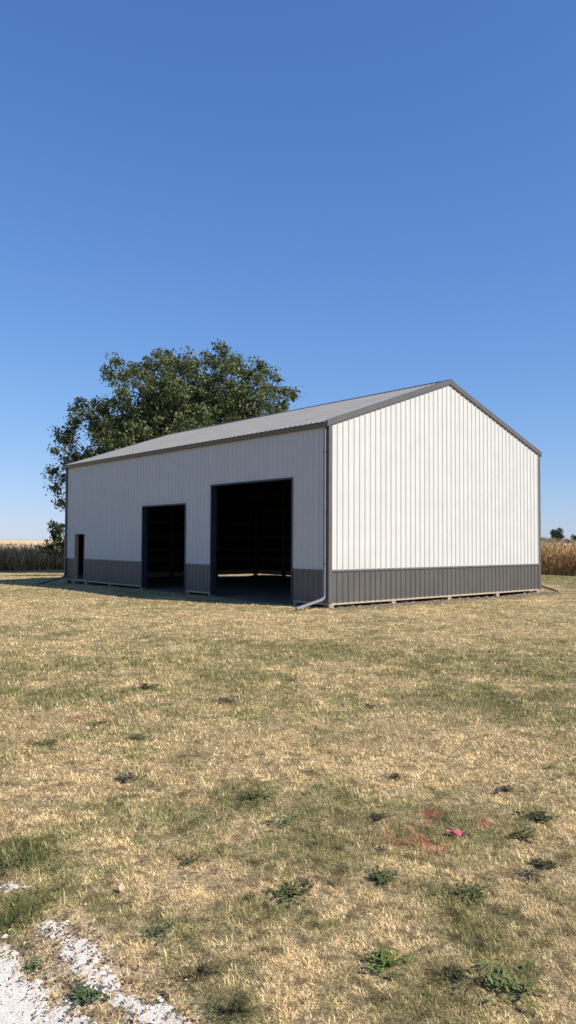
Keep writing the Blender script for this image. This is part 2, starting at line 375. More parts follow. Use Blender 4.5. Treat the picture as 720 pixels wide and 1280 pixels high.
# ------------------------------------------------------------------ weeds
def weed(name, px, py, rad, nleaf, col, label, cat='weed', up=.35, width=.2, spread=None, squash=1.0, group='broadleaf weeds in the lawn'):
    cx, cy = spot(px, py); cz = float(terrain(cx, cy)); o_ = []; Fc = []; C = []
    o_ += [(0, -.002, .006), (0, .002, .006)]; C += [np.array(col)]*2; k = 2
    for i in range(nleaf):
        a = random.random()*6.283; ln = rad*random.uniform(.30, .62)*(1 if name == 'weed' else 1.1); w = ln*width*random.uniform(.7, 1.3)
        ox = random.gauss(0, 1)*(spread or rad*.12); oy = random.gauss(0, 1)*(spread or rad*.12)*squash
        el = up*random.uniform(.3, 1.6); dx, dy = math.cos(a), math.sin(a); droop = random.uniform(.6, 1.3)
        cc = np.array(col)*random.uniform(.65, 1.35)*np.array([random.uniform(.85, 1.25), 1, random.uniform(.8, 1.2)])
        prof = [.25, .55, 1.0, .9, .6, .05]
        for j, pw in enumerate(prof):
            t = j/(len(prof)-1); h = .008+ln*(math.sin(el)*t-.45*droop*math.sin(el)*t*t*1.4)+.006+.012*random.random()
            ww = w*pw*(1+.3*random.uniform(-1, 1)); r = ln*t*math.cos(el*.6)
            for sgn, lift in ((-1, .25), (0, 0), (1, .25)):
                o_.append((ox+dx*r-dy*ww*sgn*.5, oy+dy*r+dx*ww*sgn*.5, h+ww*lift*abs(sgn))); C.append(cc*(1.15 if sgn == 0 else 1))
        Fc.append((0, 1, k+2, k))
        for j in range(len(prof)-1):
            b = k+j*3
            Fc += [(b, b+1, b+4, b+3), (b+1, b+2, b+5, b+4)]
        k += len(prof)*3
    o = npmesh(name, np.array(o_), np.array(Fc), M['weed'], np.array(C), smooth=True); o.location = (cx, cy, cz); link(o)
    return tag(o, label, cat, group)
GR, BG, DK, GY = (.08, .095, .032), (.12, .165, .04), (.055, .06, .026), (.13, .12, .075)
WEEDS = [(363, 1120, .13, 26, GR, 'dark green broadleaf weed with folded leaves, largest in the middle foreground lawn', .35, .24),
 (382, 1108, .07, 12, DK, 'small dark weed close behind the large folded-leaf weed in the middle foreground', .2, .25),
 (478, 1102, .10, 34, GR, 'long low patch of small-leaved green weed between the middle weed and the right edge', .3, .3),
 (590, 1122, .12, 26, GR, 'ragged dark green weed below and right of the pink scrap', .3, .22),
 (482, 1210, .11, 30, BG, 'bright fresh green weed near the bottom of the lawn, centre right', .55, .2),
 (635, 1235, .16, 38, (.14, .165, .055), 'wide weed with long pale green leaves in the lower right corner of the lawn', .5, .17),
 (572, 1226, .09, 18, DK, 'thin dark weed just left of the wide pale-leaved weed in the lower right', .3, .2),
 (675, 1025, .11, 30, DK, 'dark low weed near the right edge, farthest of the four right of the pink scrap', .25, .3),
 (655, 1046, .10, 24, GR, 'spiky green weed right of the pink scrap, second farthest of its four', .4, .25),
 (680, 1083, .09, 24, DK, 'dusty dark weed near the right edge, above the matted one', .2, .3),
 (664, 1096, .08, 18, GY, 'greyish matted weed near the right edge, nearest of the four right of the scrap', .2, .3),
 (474, 1028, .08, 18, DK, 'small dark weed left of the red paint marks with a red stain beside it', .25, .3),
 (494, 972, .10, 18, DK, 'dark weed in the lawn above the red paint marks', .3, .25),
 (479, 1067, .05, 10, GY, 'tiny grey weed below the red-stained weed left of the pink scrap', .3, .25),
 (57, 932, .14, 22, GR, 'dark green weed in the left part of the lawn, nearest the left edge', .35, .2),
 (318, 1002, .14, 26, GR, 'flat green weed spread sideways in the middle of the lawn', .25, .2),
 (236, 1080, .09, 16, GR, 'faint green weed left of centre between the two greenest clumps', .3, .2),
 (160, 976, .12, 20, GY, 'grey-green wilted weed in the left half of the lawn', .25, .3),
 (172, 926, .14, 18, GR, 'leafy green weed right of the reddish brown leaf clump', .35, .2),
 (197, 1165, .10, 24, (.09, .12, .06), 'sprawling green weed beside the upper edge of the gravel', .4, .16),
 (355, 1032, .10, 16, (.10, .14, .06), 'thin green weed in the lawn just below the flat sideways weed', .3, .2),
 (633, 986, .13, 16, GY, 'grey wilted weed in the right half of the lawn beneath the bright sprig', .2, .3),
 (686, 958, .09, 16, BG, 'small bright green sprig near the right edge of the lawn', .5, .2),
 (108, 1246, .085, 42, (.08, .12, .05), 'clump of small green leaves growing on the gravel between two bare white patches', .5, .3),
 (42, 1206, .05, 22, (.08, .12, .05), 'small green weed on the left edge of the gravel tongue', .5, .35),
 (182, 862, .20, 20, GR, 'green weed patch in the far left lawn below the dark shadow of the barn', .3, .25),
 (284, 878, .17, 16, DK, 'dark weed in the far middle lawn, left of the pale bare streak', .3, .2),
 (118, 908, .12, 12, BG, 'low light green weed touching the reddish brown leaf clump', .3, .2),
 (462, 884, .13, 10, DK, 'small dark weed in the far lawn straight below the gable corner', .3, .25)]
for px, py, r, n, c, lab, up, wd in WEEDS:
    r *= .86
    weed('weed', px, py, r, int(n*1.9), c, lab, up=up*.75, width=wd*1.4, spread=r*.42)
weed('grass_clump', 20, 1080, .17, 150, (.09, .105, .04), 'shaggy clump of long green grass at the left edge above the gravel', 'grass clump', up=1.0, width=.045, spread=.13, group='long grass clumps')
weed('grass_clump', 12, 1150, .12, 130, (.07, .09, .035), 'dark green grass clump touching the white gravel at the left edge', 'grass clump', up=.9, width=.05, spread=.08, group='long grass clumps')
weed('grass_clump', 250, 1215, .10, 150, (.12, .10, .05), 'brownish tangled grass clump right of the gravel tongue', 'grass clump', up=.8, width=.05, spread=.09, group='long grass clumps')
weed('grass_clump', 290, 1262, .10, 150, (.09, .09, .04), 'olive grass clump at the bottom edge below the brownish clump', 'grass clump', up=.8, width=.05, spread=.08, group='long grass clumps')

print('blades', grass())
# pink plastic scrap: a crumpled, pointed strip of marking flag
def scrap():
    cx, cy = spot(568, 1046); V = []; Fc = []; nx = 12; prof = [.1, .45, .75, .95, 1, .95, .9, .85, .8, .6, .45, .2, .1]
    for i in range(nx+1):
        t = i/nx
        for j in range(5):
            v = (j/4-.5)*2
            V.append(((t-.5)*.115, v*.022*prof[i], .024+.010*math.sin(t*9+v*2)+.010*abs(v)+.004*math.sin(t*23-v*5)))
    for i in range(nx):
        for j in range(4): a = i*5+j; Fc.append((a, a+5, a+6, a+1))
    m = noise_mat('pink_film', (.80, .10, .20), (.9, .2, .3), 40, .4)
    o = npmesh('plastic_scrap', np.array(V), np.array(Fc), m, smooth=True); link(o); o.location = (cx, cy, float(terrain(cx, cy))); o.rotation_euler.z = -YAW-.25
    s = o.modifiers.new('thick', 'SOLIDIFY'); s.thickness = .001
    tag(o, 'crumpled bright pink plastic scrap lying among red paint marks on the lawn', 'plastic scrap')
scrap()
def dead_leaf(px, py, s, c1, c2, rz, label, stand=.5):
    cx, cy = spot(px, py); V = []; Fc = []
    out = [(0, -.1), (.15, .12), (.42, .2), (.3, .4), (.55, .62), (.28, .66), (.22, .85), (0, 1.05)]
    for (w, t) in out:
        for sg in (-1, -.5, 0, .5, 1): V.append((w*sg*s, t*s*math.cos(stand), (t*math.sin(stand)+.22*abs(w*sg)+.06*math.sin(t*7))*s+.012))
    for i in range(len(out)-1):
        for j in range(4): a = i*5+j; Fc.append((a, a+1, a+6, a+5))
    o = npmesh('fallen_leaf', np.array(V), np.array(Fc), noise_mat('dry_leaf', c1, c2, 60, .8), smooth=True); link(o)
    o.location = (cx, cy, float(terrain(cx, cy))); o.rotation_euler.z = rz; k = o.modifiers.new('thick', 'SOLIDIFY'); k.thickness = .0008
    tag(o, label, 'leaf', 'fallen leaves')
dead_leaf(151, 1117, .042, (.62, .40, .22), (.72, .5, .3), -YAW, 'upright tan fallen leaf in the grass between the left clump and the weeds', 1.1)
dead_leaf(136, 905, .11, (.20, .07, .045), (.30, .12, .07), 1.2, 'reddish brown curled leaf on the lawn left of centre', .25)
def stone():
    cx, cy = spot(6, 1170); mb = MB()
    n = 8
    for k, (z, r) in enumerate(((0, .9), (.35, 1), (.7, .7), (.85, .3))):
        for i in range(n): a = i*6.283/n; q = r*(1+.15*math.sin(i*2.3+k)); mb.v.append((math.cos(a)*.018*q, math.sin(a)*.012*q, z*.014+.008))
    for k in range(3):
        for i in range(n): mb.f.append((k*n+i, k*n+(i+1) % n, (k+1)*n+(i+1) % n, (k+1)*n+i))
    mb.f.append(tuple(range(3*n, 4*n)))
    o = mb.build('stone', M['gravel']); o.location = (cx, cy, float(terrain(cx, cy))); o.rotation_euler.z = .4
    tag(o, 'single white stone at the left edge in front of the dark green grass clump', 'stone')
stone()

# ------------------------------------------------------------------ the barn
barn = empty('metal_barn', (0, 0, 0))
tag(barn, 'long white metal pole barn with charcoal wainscot, grey ribbed roof and three open doorways', 'barn')
RIB = .2286
def profile(s0, s1, off, extra=()):
    pts = []
    k = math.floor((s0-off)/RIB)-1
    while off+k*RIB < s1+RIB:
        c = off+k*RIB
        pts += [(c-.034, 0), (c-.011, .025), (c+.011, .025), (c+.034, 0)]
        for q in (.076, .152): pts += [(c+q-.012, 0), (c+q-.005, .002), (c+q+.005, .002), (c+q+.012, 0)]
        k += 1
    pts.sort(); ss = [p[0] for p in pts]; hh = [p[1] for p in pts]
    cuts = sorted(set([s0, s1]+[e for e in extra if s0 < e < s1]+[s for s in ss if s0 < s < s1]))
    return [(s, float(np.interp(s, ss, hh))) for s in cuts]
def panel(name, m, s0, s1, off, lo, hi, place, holes=(), flip=False, breaks=()):
    """ribbed sheet: s along the wall, holes = (s0, s1, z0, z1)"""
    ex = [e for h in holes for e in h[:2]]+list(breaks); P = profile(s0, s1, off, ex); mb = MB()
    for (a, ha), (b, hb) in zip(P, P[1:]):
        mid = (a+b)/2; iv = [(lo, None)]
        cutsz = [(h[2], h[3]) for h in holes if h[0] < mid < h[1]]
        zs = lo; segs = []
        for z0, z1 in sorted(cutsz):
            if z0 > zs: segs.append((zs, z0))
            zs = max(zs, z1)
        segs.append((zs, None))
        for z0, z1 in segs:
            za, zb = (hi(a), hi(b)) if z1 is None else (z1, z1)
            if min(za, zb) <= z0+1e-4: continue
            q = [place(a, z0, ha), place(b, z0, hb), place(b, zb, hb), place(a, za, ha)]
            mb.add(q, [(3, 2, 1, 0) if flip else (0, 1, 2, 3)])
    return mb.build(name, m, barn)
DOORS = [(1.54, 5.70, -1, 3.66), (7.26, 10.26, -1, 3.09), (15.17, 16.12, .085, 2.07)]
roofz = lambda x: HE+.35*min(x, W-x)
gz = lambda s: roofz(s)-.03
flat = lambda z: (lambda s: z)
def clip_holes(lo, hi): return [(a, b, max(c, lo), min(d, hi)) for a, b, c, d in DOORS if c < hi and d > lo]
WT = HW+.03
south = lambda s, z, h: (s, -h, z); north = lambda s, z, h: (s, L+h, z)
west = lambda s, z, h: (-h, s, z); east = lambda s, z, h: (W+h, s, z)
# white sheets
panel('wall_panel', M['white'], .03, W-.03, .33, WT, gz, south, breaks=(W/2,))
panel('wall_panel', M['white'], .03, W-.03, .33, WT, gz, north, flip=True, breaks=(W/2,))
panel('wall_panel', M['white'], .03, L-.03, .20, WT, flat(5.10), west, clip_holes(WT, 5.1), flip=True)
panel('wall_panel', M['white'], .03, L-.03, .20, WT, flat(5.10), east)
# charcoal wainscot
wl = 'charcoal ribbed wainscot under the white siding'
for pl, s1, fl, hs in ((south, W, False, ()), (north, W, True, ()), (east, L, False, ())):
    panel('wainscot', M['char'], .03, s1-.03, .33 if s1 == W else .20, .06, flat(HW), pl, hs, flip=fl)['label'] = wl
for a, b in ((.03, 1.54), (5.70, 7.26), (10.26, 15.17), (16.12, L-.03)):
    panel('wainscot', M['char'], a, b, .20, .06, flat(HW), west, flip=True)['label'] = wl
# transition trim between the two
def clear(a, b, z):
    out = [(a, b)]
    for d in DOORS:
        if d[2] < z < d[3]:
            out = [q for (p, r) in out for q in ((p, min(r, d[0]-.001)), (max(p, d[1]+.001), r)) if q[1]-q[0] > .02]
    return out
def strip(poly):
    return poly
mb = MB(); tp = [(0, HW-.012), (.028, HW-.012), (.03, HW+.004), (.022, HW+.045), (0, HW+.045)]
mb.prism([(-.0-a, b) for a, b in tp], .04, W-.04, 'x'); mb.build('transition_trim', M['trim'], barn)
mb = MB(); mb.prism([(L+a, b) for a, b in tp], .04, W-.04, 'x'); mb.build('transition_trim', M['trim'], barn)
for a, b in clear(.04, L-.04, HW):
    mb = MB(); mb.prism([(-p, q) for p, q in tp], a, b, 'y'); mb.build('transition_trim', M['trim'], barn)
mb = MB(); mb.prism([(W+p, q) for p, q in tp], .04, L-.04, 'y'); mb.build('transition_trim', M['trim'], barn)
# corner trims (folded L wrapping the corner)
t0, ww = .036, .10
for cx, sx in ((0, -1), (W, 1)):
    for cy, sy in ((0, -1), (L, 1)):
        P = [(sx*t0, sy*t0), (-sx*ww, sy*t0), (-sx*ww, 0), (0, 0), (0, -sy*ww), (sx*t0, -sy*ww)]
        mb = MB(); mb.prism([(cx+a, cy+b) for a, b in P], .055, HE-.075, 'z'); mb.build('corner_trim', M['trim'], barn, bevel=.004)
# roof
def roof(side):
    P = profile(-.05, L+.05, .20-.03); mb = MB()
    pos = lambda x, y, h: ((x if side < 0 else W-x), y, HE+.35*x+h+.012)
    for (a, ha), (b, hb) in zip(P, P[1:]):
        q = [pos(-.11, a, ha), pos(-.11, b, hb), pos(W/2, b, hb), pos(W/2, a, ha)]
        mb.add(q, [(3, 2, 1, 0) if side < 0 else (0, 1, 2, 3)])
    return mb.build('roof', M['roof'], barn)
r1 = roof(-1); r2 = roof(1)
mb = MB(); zc = HR+.045
mb.prism([(W/2-.22, zc-.077-.004), (W/2, zc), (W/2+.22, zc-.077-.004), (W/2+.22, zc-.077), (W/2, zc+.006), (W/2-.22, zc-.077)], -.07, L+.07, 'y'); mb.build('ridge_cap', M['trim'], barn)
def rake(y0, sgn, side):
    mb = MB()
    X0, X1 = (-.115, W/2) if side < 0 else (W+.115, W/2)
    z = lambda x: HE+.35*(x if side < 0 else W-x)
    def sec(x):
        zz = z(x)
        return [(x, y0+sgn*a, zz+b) for a, b in ((.0, -.13), (.052, -.13), (.060, -.12), (.060, .045), (-.09, .045), (-.09, .036), (.0, .036))]
    a, b = sec(X0), sec(X1); n = len(a)
    mb.add(a+b, [tuple(range(n)), tuple(range(n, 2*n))[::-1]]+[(i, n+i, n+(i+1) % n, (i+1) % n) for i in range(n)])
    return mb.build('rake_trim', M['trim'], barn)
for y0, sg in ((0, -1), (L, 1)):
    for sd in (-1, 1): rake(y0, sg, sd)
# gutters
def gutter(side):
    U = [(-.022, 5.135), (-.022, 5.02), (-.095, 5.012), (-.118, 5.03), (-.125, 5.075), (-.148, 5.105), (-.150, 5.128),
         (-.144, 5.128), (-.142, 5.107), (-.119, 5.077), (-.112, 5.035), (-.094, 5.018), (-.028, 5.026), (-.028, 5.135)]
    if side > 0: U = [(W-a, b) for a, b in U]
    mb = MB(); mb.prism(U, -.02, L+.02, 'y')
    for e in (-.02, L+.02):                                     # end caps
        cap = [U[0], U[1], U[2], U[3], U[4], U[5], U[6]]
        mb.prism(cap, e-.002, e+.002, 'y')
    return mb.build('gutter', M['trim'], barn)
gutter(-1); gutter(1)
# downspouts with kick-out pipes at the foot
def downspout(m, wallx, y, foot_z, tip, lab=None):
    sx = -1 if wallx < W/2 else 1; x = wallx+sx*.068
    P = [(wallx+sx*.085, y, 5.02), (wallx+sx*.085, y, 4.97), (x, y, 4.86), (x, y, 2.5), (x, y, foot_z+.10)]
    mb = MB(); mb.tube(P, 1, flat=(.085, .06), up=(1, 0, 0))
    o = mb.build('downspout', m, barn)
    if lab: o['label'] = lab
    mb = MB(); mb.tube([(x, y, foot_z+.13), (x+(tip[0]-x)*.03, y+(tip[1]-y)*.03, foot_z+.05), (x+(tip[0]-x)*.10, y+(tip[1]-y)*.10, foot_z), tip], 1, flat=(.088, .065))
    q = mb.build('outlet_pipe', m, o)
    for zz in (4.3, 2.6, 1.15):
        mb = MB(); mb.box(min(wallx+sx*.02, x+sx*.034), max(wallx+sx*.02, x+sx*.034), y-.05, y+.05, zz, zz+.025); mb.build('strap', M['trim'], o)
downspout(M['pipe'], 0, .10, .16, (-1.12, .10, -.035), 'grey downspout at the near corner with its outlet pipe lying out on the grass')
downspout(M['trim'], 0, L-.10, .10, (-1.55, 16.35, -.11), 'downspout at the far corner of the doorway wall, coloured dark for shade')  # darker than the grey pipe, its colour standing in for shade
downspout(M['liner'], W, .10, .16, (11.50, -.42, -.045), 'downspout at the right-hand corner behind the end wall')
# skirt boards
def board(a, b, pl, z0=0., z1=.235):
    mb = MB(); (x0, y0), (x1, y1) = pl(a), pl(b)
    return (x0, y0, x1, y1)
mb = MB(); mb.box(.0, W, .003, .041, 0, .235); mb.build('skirt_board', M['skirt'], barn)
mb = MB(); mb.box(.0, W, L-.041, L-.003, 0, .235); mb.build('skirt_board', M['skirt'], barn)
mb = MB(); mb.box(W-.041, W-.003, .043, L-.043, 0, .235); mb.build('skirt_board', M['skirt'], barn)
for a, b in ((.043, 1.54), (5.70, 7.26), (10.26, 15.165), (15.165, 16.125), (16.125, L-.043)):
    mb = MB(); mb.box(.003, .041, a, b, 0, .235 if a != 15.165 else .05); mb.build('skirt_board', M['skirt'], barn)
# posts; the parts under the skirt show as pale stubs
def post(x, y, top, w=.14):
    mb = MB(); mb.box(x-w/2, x+w/2, y-w/2, y+w/2, -.5, top); return mb.build('post', M['lumber'], barn)
gxs = [.12, 2.74, 5.485, 8.23, W-.12]
for x in gxs:
    post(x, .118, roofz(x)-.35); post(x, L-.118, roofz(x)-.35)
    for yy in (.075, L-.075):
        mb = MB(); mb.box(x-.09, x+.09, yy-.07, yy+.07, -.4, -.004); mb.build('foundation_block', M['block'], barn)
lys = [1.47, 5.78, 7.18, 10.34, 12.9, 15.08, 16.21]
for y in lys:
    post(.118, y, 4.9)
    mb = MB(); mb.box(.01, .15, y-.08, y+.08, -.5, -.004); mb.build('foundation_block', M['block'], barn)
for k in range(1, 7):
    y = k*L/7; post(W-.118, y, 4.9)
    mb = MB(); mb.box(W-.15, W-.01, y-.08, y+.08, -.5, -.004); mb.build('foundation_block', M['block'], barn)
# girts
def runs(z): return clear(.2, L-.2, z)
for z in (.75, 1.3, 1.95, 2.6, 3.3, 4.1, 4.85):
    mb = MB(); mb.box(.2, W-.2, .048, .086, z, z+.13); mb.build('girt', M['lumber'], barn)
    mb = MB(); mb.box(.2, W-.2, L-.086, L-.048, z, z+.13); mb.build('girt', M['lumber'], barn)
    mb = MB(); mb.box(W-.086, W-.048, .2, L-.2, z, z+.13); mb.build('girt', M['lumber'], barn)
    for a, b in runs(z+.07):
        mb = MB(); mb.box(.048, .086, a, b, z, z+.13); mb.build('girt', M['lumber'], barn)
# trusses and purlins
for k in range(1, 7):
    y = k*L/7; mb = MB()
    mb.box(.1, W-.1, y-.02, y+.02, 4.92, 5.06)
    for s in (0, 1):
        f = (lambda x: x) if s == 0 else (lambda x: W-x)
        mb.bar((f(.15), y, 5.05), (f(W/2-.05), y, HR-.22), .04, .14)
        mb.bar((f(2.6), y, 5.0), (f(1.9), y, HE+.35*1.9-.2), .038, .09); mb.bar((f(2.6), y, 5.0), (f(3.9), y, HE+.35*3.9-.2), .038, .09); mb.bar((f(5.3), y, 5.0), (f(3.9), y, HE+.35*3.9-.2), .038, .09)
    mb.build('truss', M['lumber'], barn)
for s in (0, 1):
    for x in (.35, 1.1, 1.85, 2.6, 3.35, 4.1, 4.85, 5.3):
        xx = x if s == 0 else W-x; zz = HE+.35*x-.065
        mb = MB(); mb.box(xx-.019, xx+.019, .05, L-.05, zz-.05, zz+.04); mb.build('purlin', M['lumber'], barn)
mb = MB(); mb.bar((W-.30, 9.6, .0), (W-.22, 12.4, 3.2), .04, .09); mb.build('brace', M['lumber'], barn)
# door frames
def frame(a, b, z0, z1, m, lab, depth=.195, t=.03, sill=False):
    mb = MB(); x0, x1 = -.032, depth
    mb.box(x0, x1, a, a+t, z0, z1-t); mb.box(x0, x1, b-t, b, z0, z1-t); mb.box(x0, x1, a, b, z1-t, z1)
    # narrow outside casing
    c = .018
    mb.box(-.036, -.020, a-c, a-.001, z0, z1+c); mb.box(-.036, -.020, b+.001, b+c, z0, z1+c); mb.box(-.036, -.020, a-.001, b+.001, z1+.001, z1+c)
    o = mb.build('door_frame', m, barn); o['label'] = lab
frame(1.54, 5.70, -.02, 3.66, M['liner'], 'shade-darkened metal frame of the large open doorway nearest the corner')
frame(7.26, 10.26, -.02, 3.09, M['liner'], 'shade-darkened metal frame of the middle open doorway')
mb = MB(); a, b, z0, z1 = 15.17, 16.12, .052, 2.07; t = .035
mb.box(-.02, .15, a, a+t, z0, z1-t); mb.box(-.02, .15, b-t, b, z0, z1-t); mb.box(-.02, .15, a, b, z1-t, z1); mb.box(-.022, .15, a+t, b-t, z0, z0+.03)
mb.build('door_frame', M['jambwood'], barn)['label'] = 'bare wood frame of the small far doorway'

# ------------------------------------------------------------------ trees
def leaves(cs, rad, per, size, cols, flat=.75):
    """leaf clumps around the points cs"""
    n = len(cs)*per; c = np.repeat(cs, per, 0); rr = np.repeat(rad, per)
    u = RNG.normal(0, 1, (n, 3)); u /= np.linalg.norm(u, axis=1, keepdims=True)
    p = c+u*(RNG.random((n, 1))**.5)*rr[:, None]*np.array([1, 1, flat])*.82
    s = size*(.6+.8*RNG.random(n))
    d = RNG.normal(0, 1, (n, 3)); d /= np.linalg.norm(d, axis=1, keepdims=True)+1e-9
    e = np.cross(d, RNG.normal(0, 1, (n, 3))+np.array([0, 0, 1.6])); e /= np.linalg.norm(e, axis=1, keepdims=True)+1e-9
    nn = np.cross(d, e)
    V = np.stack([p-d*s[:, None]*.6, p+e*s[:, None]*.42+nn*s[:, None]*.08, p+d*s[:, None]*.7, p-e*s[:, None]*.42+nn*s[:, None]*.08], 1)
    Fc = np.arange(n*4).reshape(n, 4)
    cl = np.repeat(RNG.random(len(cs)), per)[:, None]
    col = np.array(cols)[RNG.integers(0, len(cols), n)]*(.75+.5*RNG.random((n, 1)))*(.8+.4*cl)
    return V.reshape(-1, 3), Fc, np.repeat(col, 4, 0)
def lobed_tree(name, base, lobes, dens, size, per, cols, label, group=None, trunk_r=.4, fork=2.6, mat_='leaf', clump=.55, limbs=True, cat='tree'):
    """lobes: (world xyz, radius, zscale)"""
    base = np.array(base, float); root = empty(name, tuple(base)); tag(root, label, cat, group)
    cs = []; tw = MB()
    fk = base+np.array([0, 0, fork])
    mb = MB(); mb.tube([(0, 0, -.2), (.02, 0, fork*.15), (.03, .02, fork*.6), (0, 0, fork), (.1, -.05, fork*1.35)], [trunk_r*1.35, trunk_r, trunk_r*.85, trunk_r*.8, trunk_r*.35], 10)
    mb.build('trunk', M['bark'], root, smooth=True)
    for (lc, r, zs) in lobes:
        lc = np.array(lc, float); n = max(4, int(dens*r**2.2))
        u = RNG.normal(0, 1, (n, 3)); u /= np.linalg.norm(u, axis=1, keepdims=True)
        q = lc+u*(r*(.25+.75*RNG.random((n, 1))**.55))*np.array([1, 1, zs])
        cs.append(q)
        if limbs:
            a = Vector((fk-base)); b = Vector(lc-base); mid = (a+b)/2+Vector((random.uniform(-.4, .4), random.uniform(-.4, .4), -.12*(b-a).length+.4))
            l = MB(); rr = trunk_r*.42*min(1, r/2.2)
            P = [a*(1-t)**2+mid*2*t*(1-t)+b*t*t for t in (0, .2, .4, .6, .8, 1)]
            l.tube(P, [rr*(1.1-.85*t) for t in (0, .2, .4, .6, .8, 1)], 7)
            for j in range(min(n, 26)):
                s = P[random.randint(3, 5)]; e = Vector(q[j]-base); m2 = (s+e)/2+Vector((0, 0, random.uniform(-.1, .25)))
                l.tube([s, m2, e], [rr*.22+.012, rr*.13+.01, .008], 4)
            l.build('limb', M['bark'], root, smooth=True)
    cs = np.concatenate(cs)-base
    V, Fc, C = leaves(cs, np.full(len(cs), clump)*(.6+.8*RNG.random(len(cs))), per, size, cols)
    o = npmesh('crown', V, Fc, M[mat_], C); link(o, root)
    return root
TZ = 54.0
def lobe(px, py, dz, r, zs=.85): return (deep(px, py, TZ+dz*1.1), r*(.98 if r < 1.45 else 1.12), zs)
OAK = [(.095, .125, .04), (.13, .15, .048), (.065, .09, .032), (.145, .155, .056), (.10, .12, .042)]
big = [lobe(78, 603, 0, 1.05), lobe(66, 590, .5, .55), lobe(76, 628, -.5, .62), lobe(95, 572, -1, 1.6), lobe(88, 545, 1, 1.2), lobe(112, 524, 0, 1.5), lobe(102, 505, .5, .75), lobe(124, 512, -1.5, 1.0), lobe(150, 530, 1, 2.2),
       lobe(150, 466, -1, 1.1), lobe(147, 455, 0, .6), lobe(172, 462, .5, 1.25), lobe(192, 458, -1, 1.3), lobe(212, 452, 1.5, 1.2), lobe(236, 455, -.5, 1.3), lobe(258, 452, 1, 1.0), lobe(279, 450, -1, 1.1), lobe(276, 438, -1, .45), lobe(290, 446, 0, .8),
       lobe(302, 462, 1, 1.3), lobe(322, 468, -1, 1.3), lobe(340, 484, 0, 1.2), lobe(355, 500, -.5, .95), lobe(364, 492, 0, .4), lobe(352, 520, .5, 1.1),
       lobe(180, 495, -2.5, 2.2), lobe(225, 488, -3, 2.2), lobe(270, 488, -2.5, 2.2), lobe(312, 500, -2, 2.0), lobe(205, 520, 2.5, 2.6), lobe(255, 510, 3.5, 2.8), lobe(300, 520, 2.5, 2.4),
       lobe(150, 560, -2.5, 2.2), lobe(200, 560, -4, 2.6), lobe(260, 555, -4.5, 2.6), lobe(310, 560, -3, 2.3), lobe(120, 590, 1.5, 2.0), lobe(170, 600, 3, 2.6), lobe(230, 595, 4.5, 2.8), lobe(290, 595, 3, 2.5), lobe(335, 575, .5, 1.8), lobe(180, 540, 5, 2.6), lobe(235, 540, 6, 2.6)]
tb = deep(218, 690, TZ); tb[2] = terrain(tb[0], tb[1])
lobed_tree('broadleaf_tree', tb, big, 8.2, .155, 62, OAK, 'huge spreading green broadleaf tree rising behind the barn roof', trunk_r=.55, fork=3.2, clump=.74, cat='tree')
sb = deep(86, 700, 45); sb[2] = terrain(sb[0], sb[1])
sl = [(deep(66, 678, 45), .75, .9), (deep(58, 683, 45.2), .45, .8), (deep(71, 664, 44.8), .5, .9), (deep(85, 668, 45.3), .9, .9), (deep(80, 685, 44.8), .8, .8), (deep(98, 675, 45), 1.0, .9), (deep(67, 657, 45), .25, .9)]
lobed_tree('young_tree', sb, sl, 26, .16, 22, [(.05, .07, .03), (.075, .095, .035), (.04, .055, .025)], 'small leafy young tree at the far left corner of the barn, leaves toned dark for shade', trunk_r=.08, fork=.9, clump=.36, cat='tree')  # leaf tints darkened to carry the shade this tree stands in
# far trees beyond the right-hand cornfield
FARC = [(.05, .065, .05), (.07, .085, .055), (.04, .055, .045)]
def fartree(px, top, wpx, Zd, label, asym=0):
    k = Zd/F; b = deep(px, 677, Zd); b[2] = -.1; H = (677-top)*k; Wd = wpx*k; lob = []
    for i in range(7):
        a = i*2.4; t = (i+.5)/7
        lob.append((b+np.array([math.cos(a)*Wd*.22, math.sin(a)*Wd*.22, H*(.34+.42*t)+asym*math.cos(a)*.5]), Wd*(.34-.10*t), 1.0))
    lobed_tree('distant_tree', b, lob, 34/(Wd*.3)**1.2, Wd*.055, 16, FARC, label, 'distant trees on the horizon', trunk_r=Wd*.04, fork=H*.3, mat_='farleaf', clump=Wd*.11, limbs=False)
fartree(696, 652, 17, 330, 'tallest distant dark tree on the horizon above the right-hand cornfield', 1.5)
fartree(684.5, 665, 7, 360, 'small round distant tree touching the left side of the tallest one')
fartree(678, 664, 7, 370, 'small distant tree just right of the barn corner')
fartree(709, 669, 11, 420, 'low distant bush between the tallest tree and the tree at the right edge')
fartree(720, 661, 13, 350, 'distant tree cut by the right edge of the view')
fartree(748, 664, 16, 380, 'distant tree outside the right edge of the view')

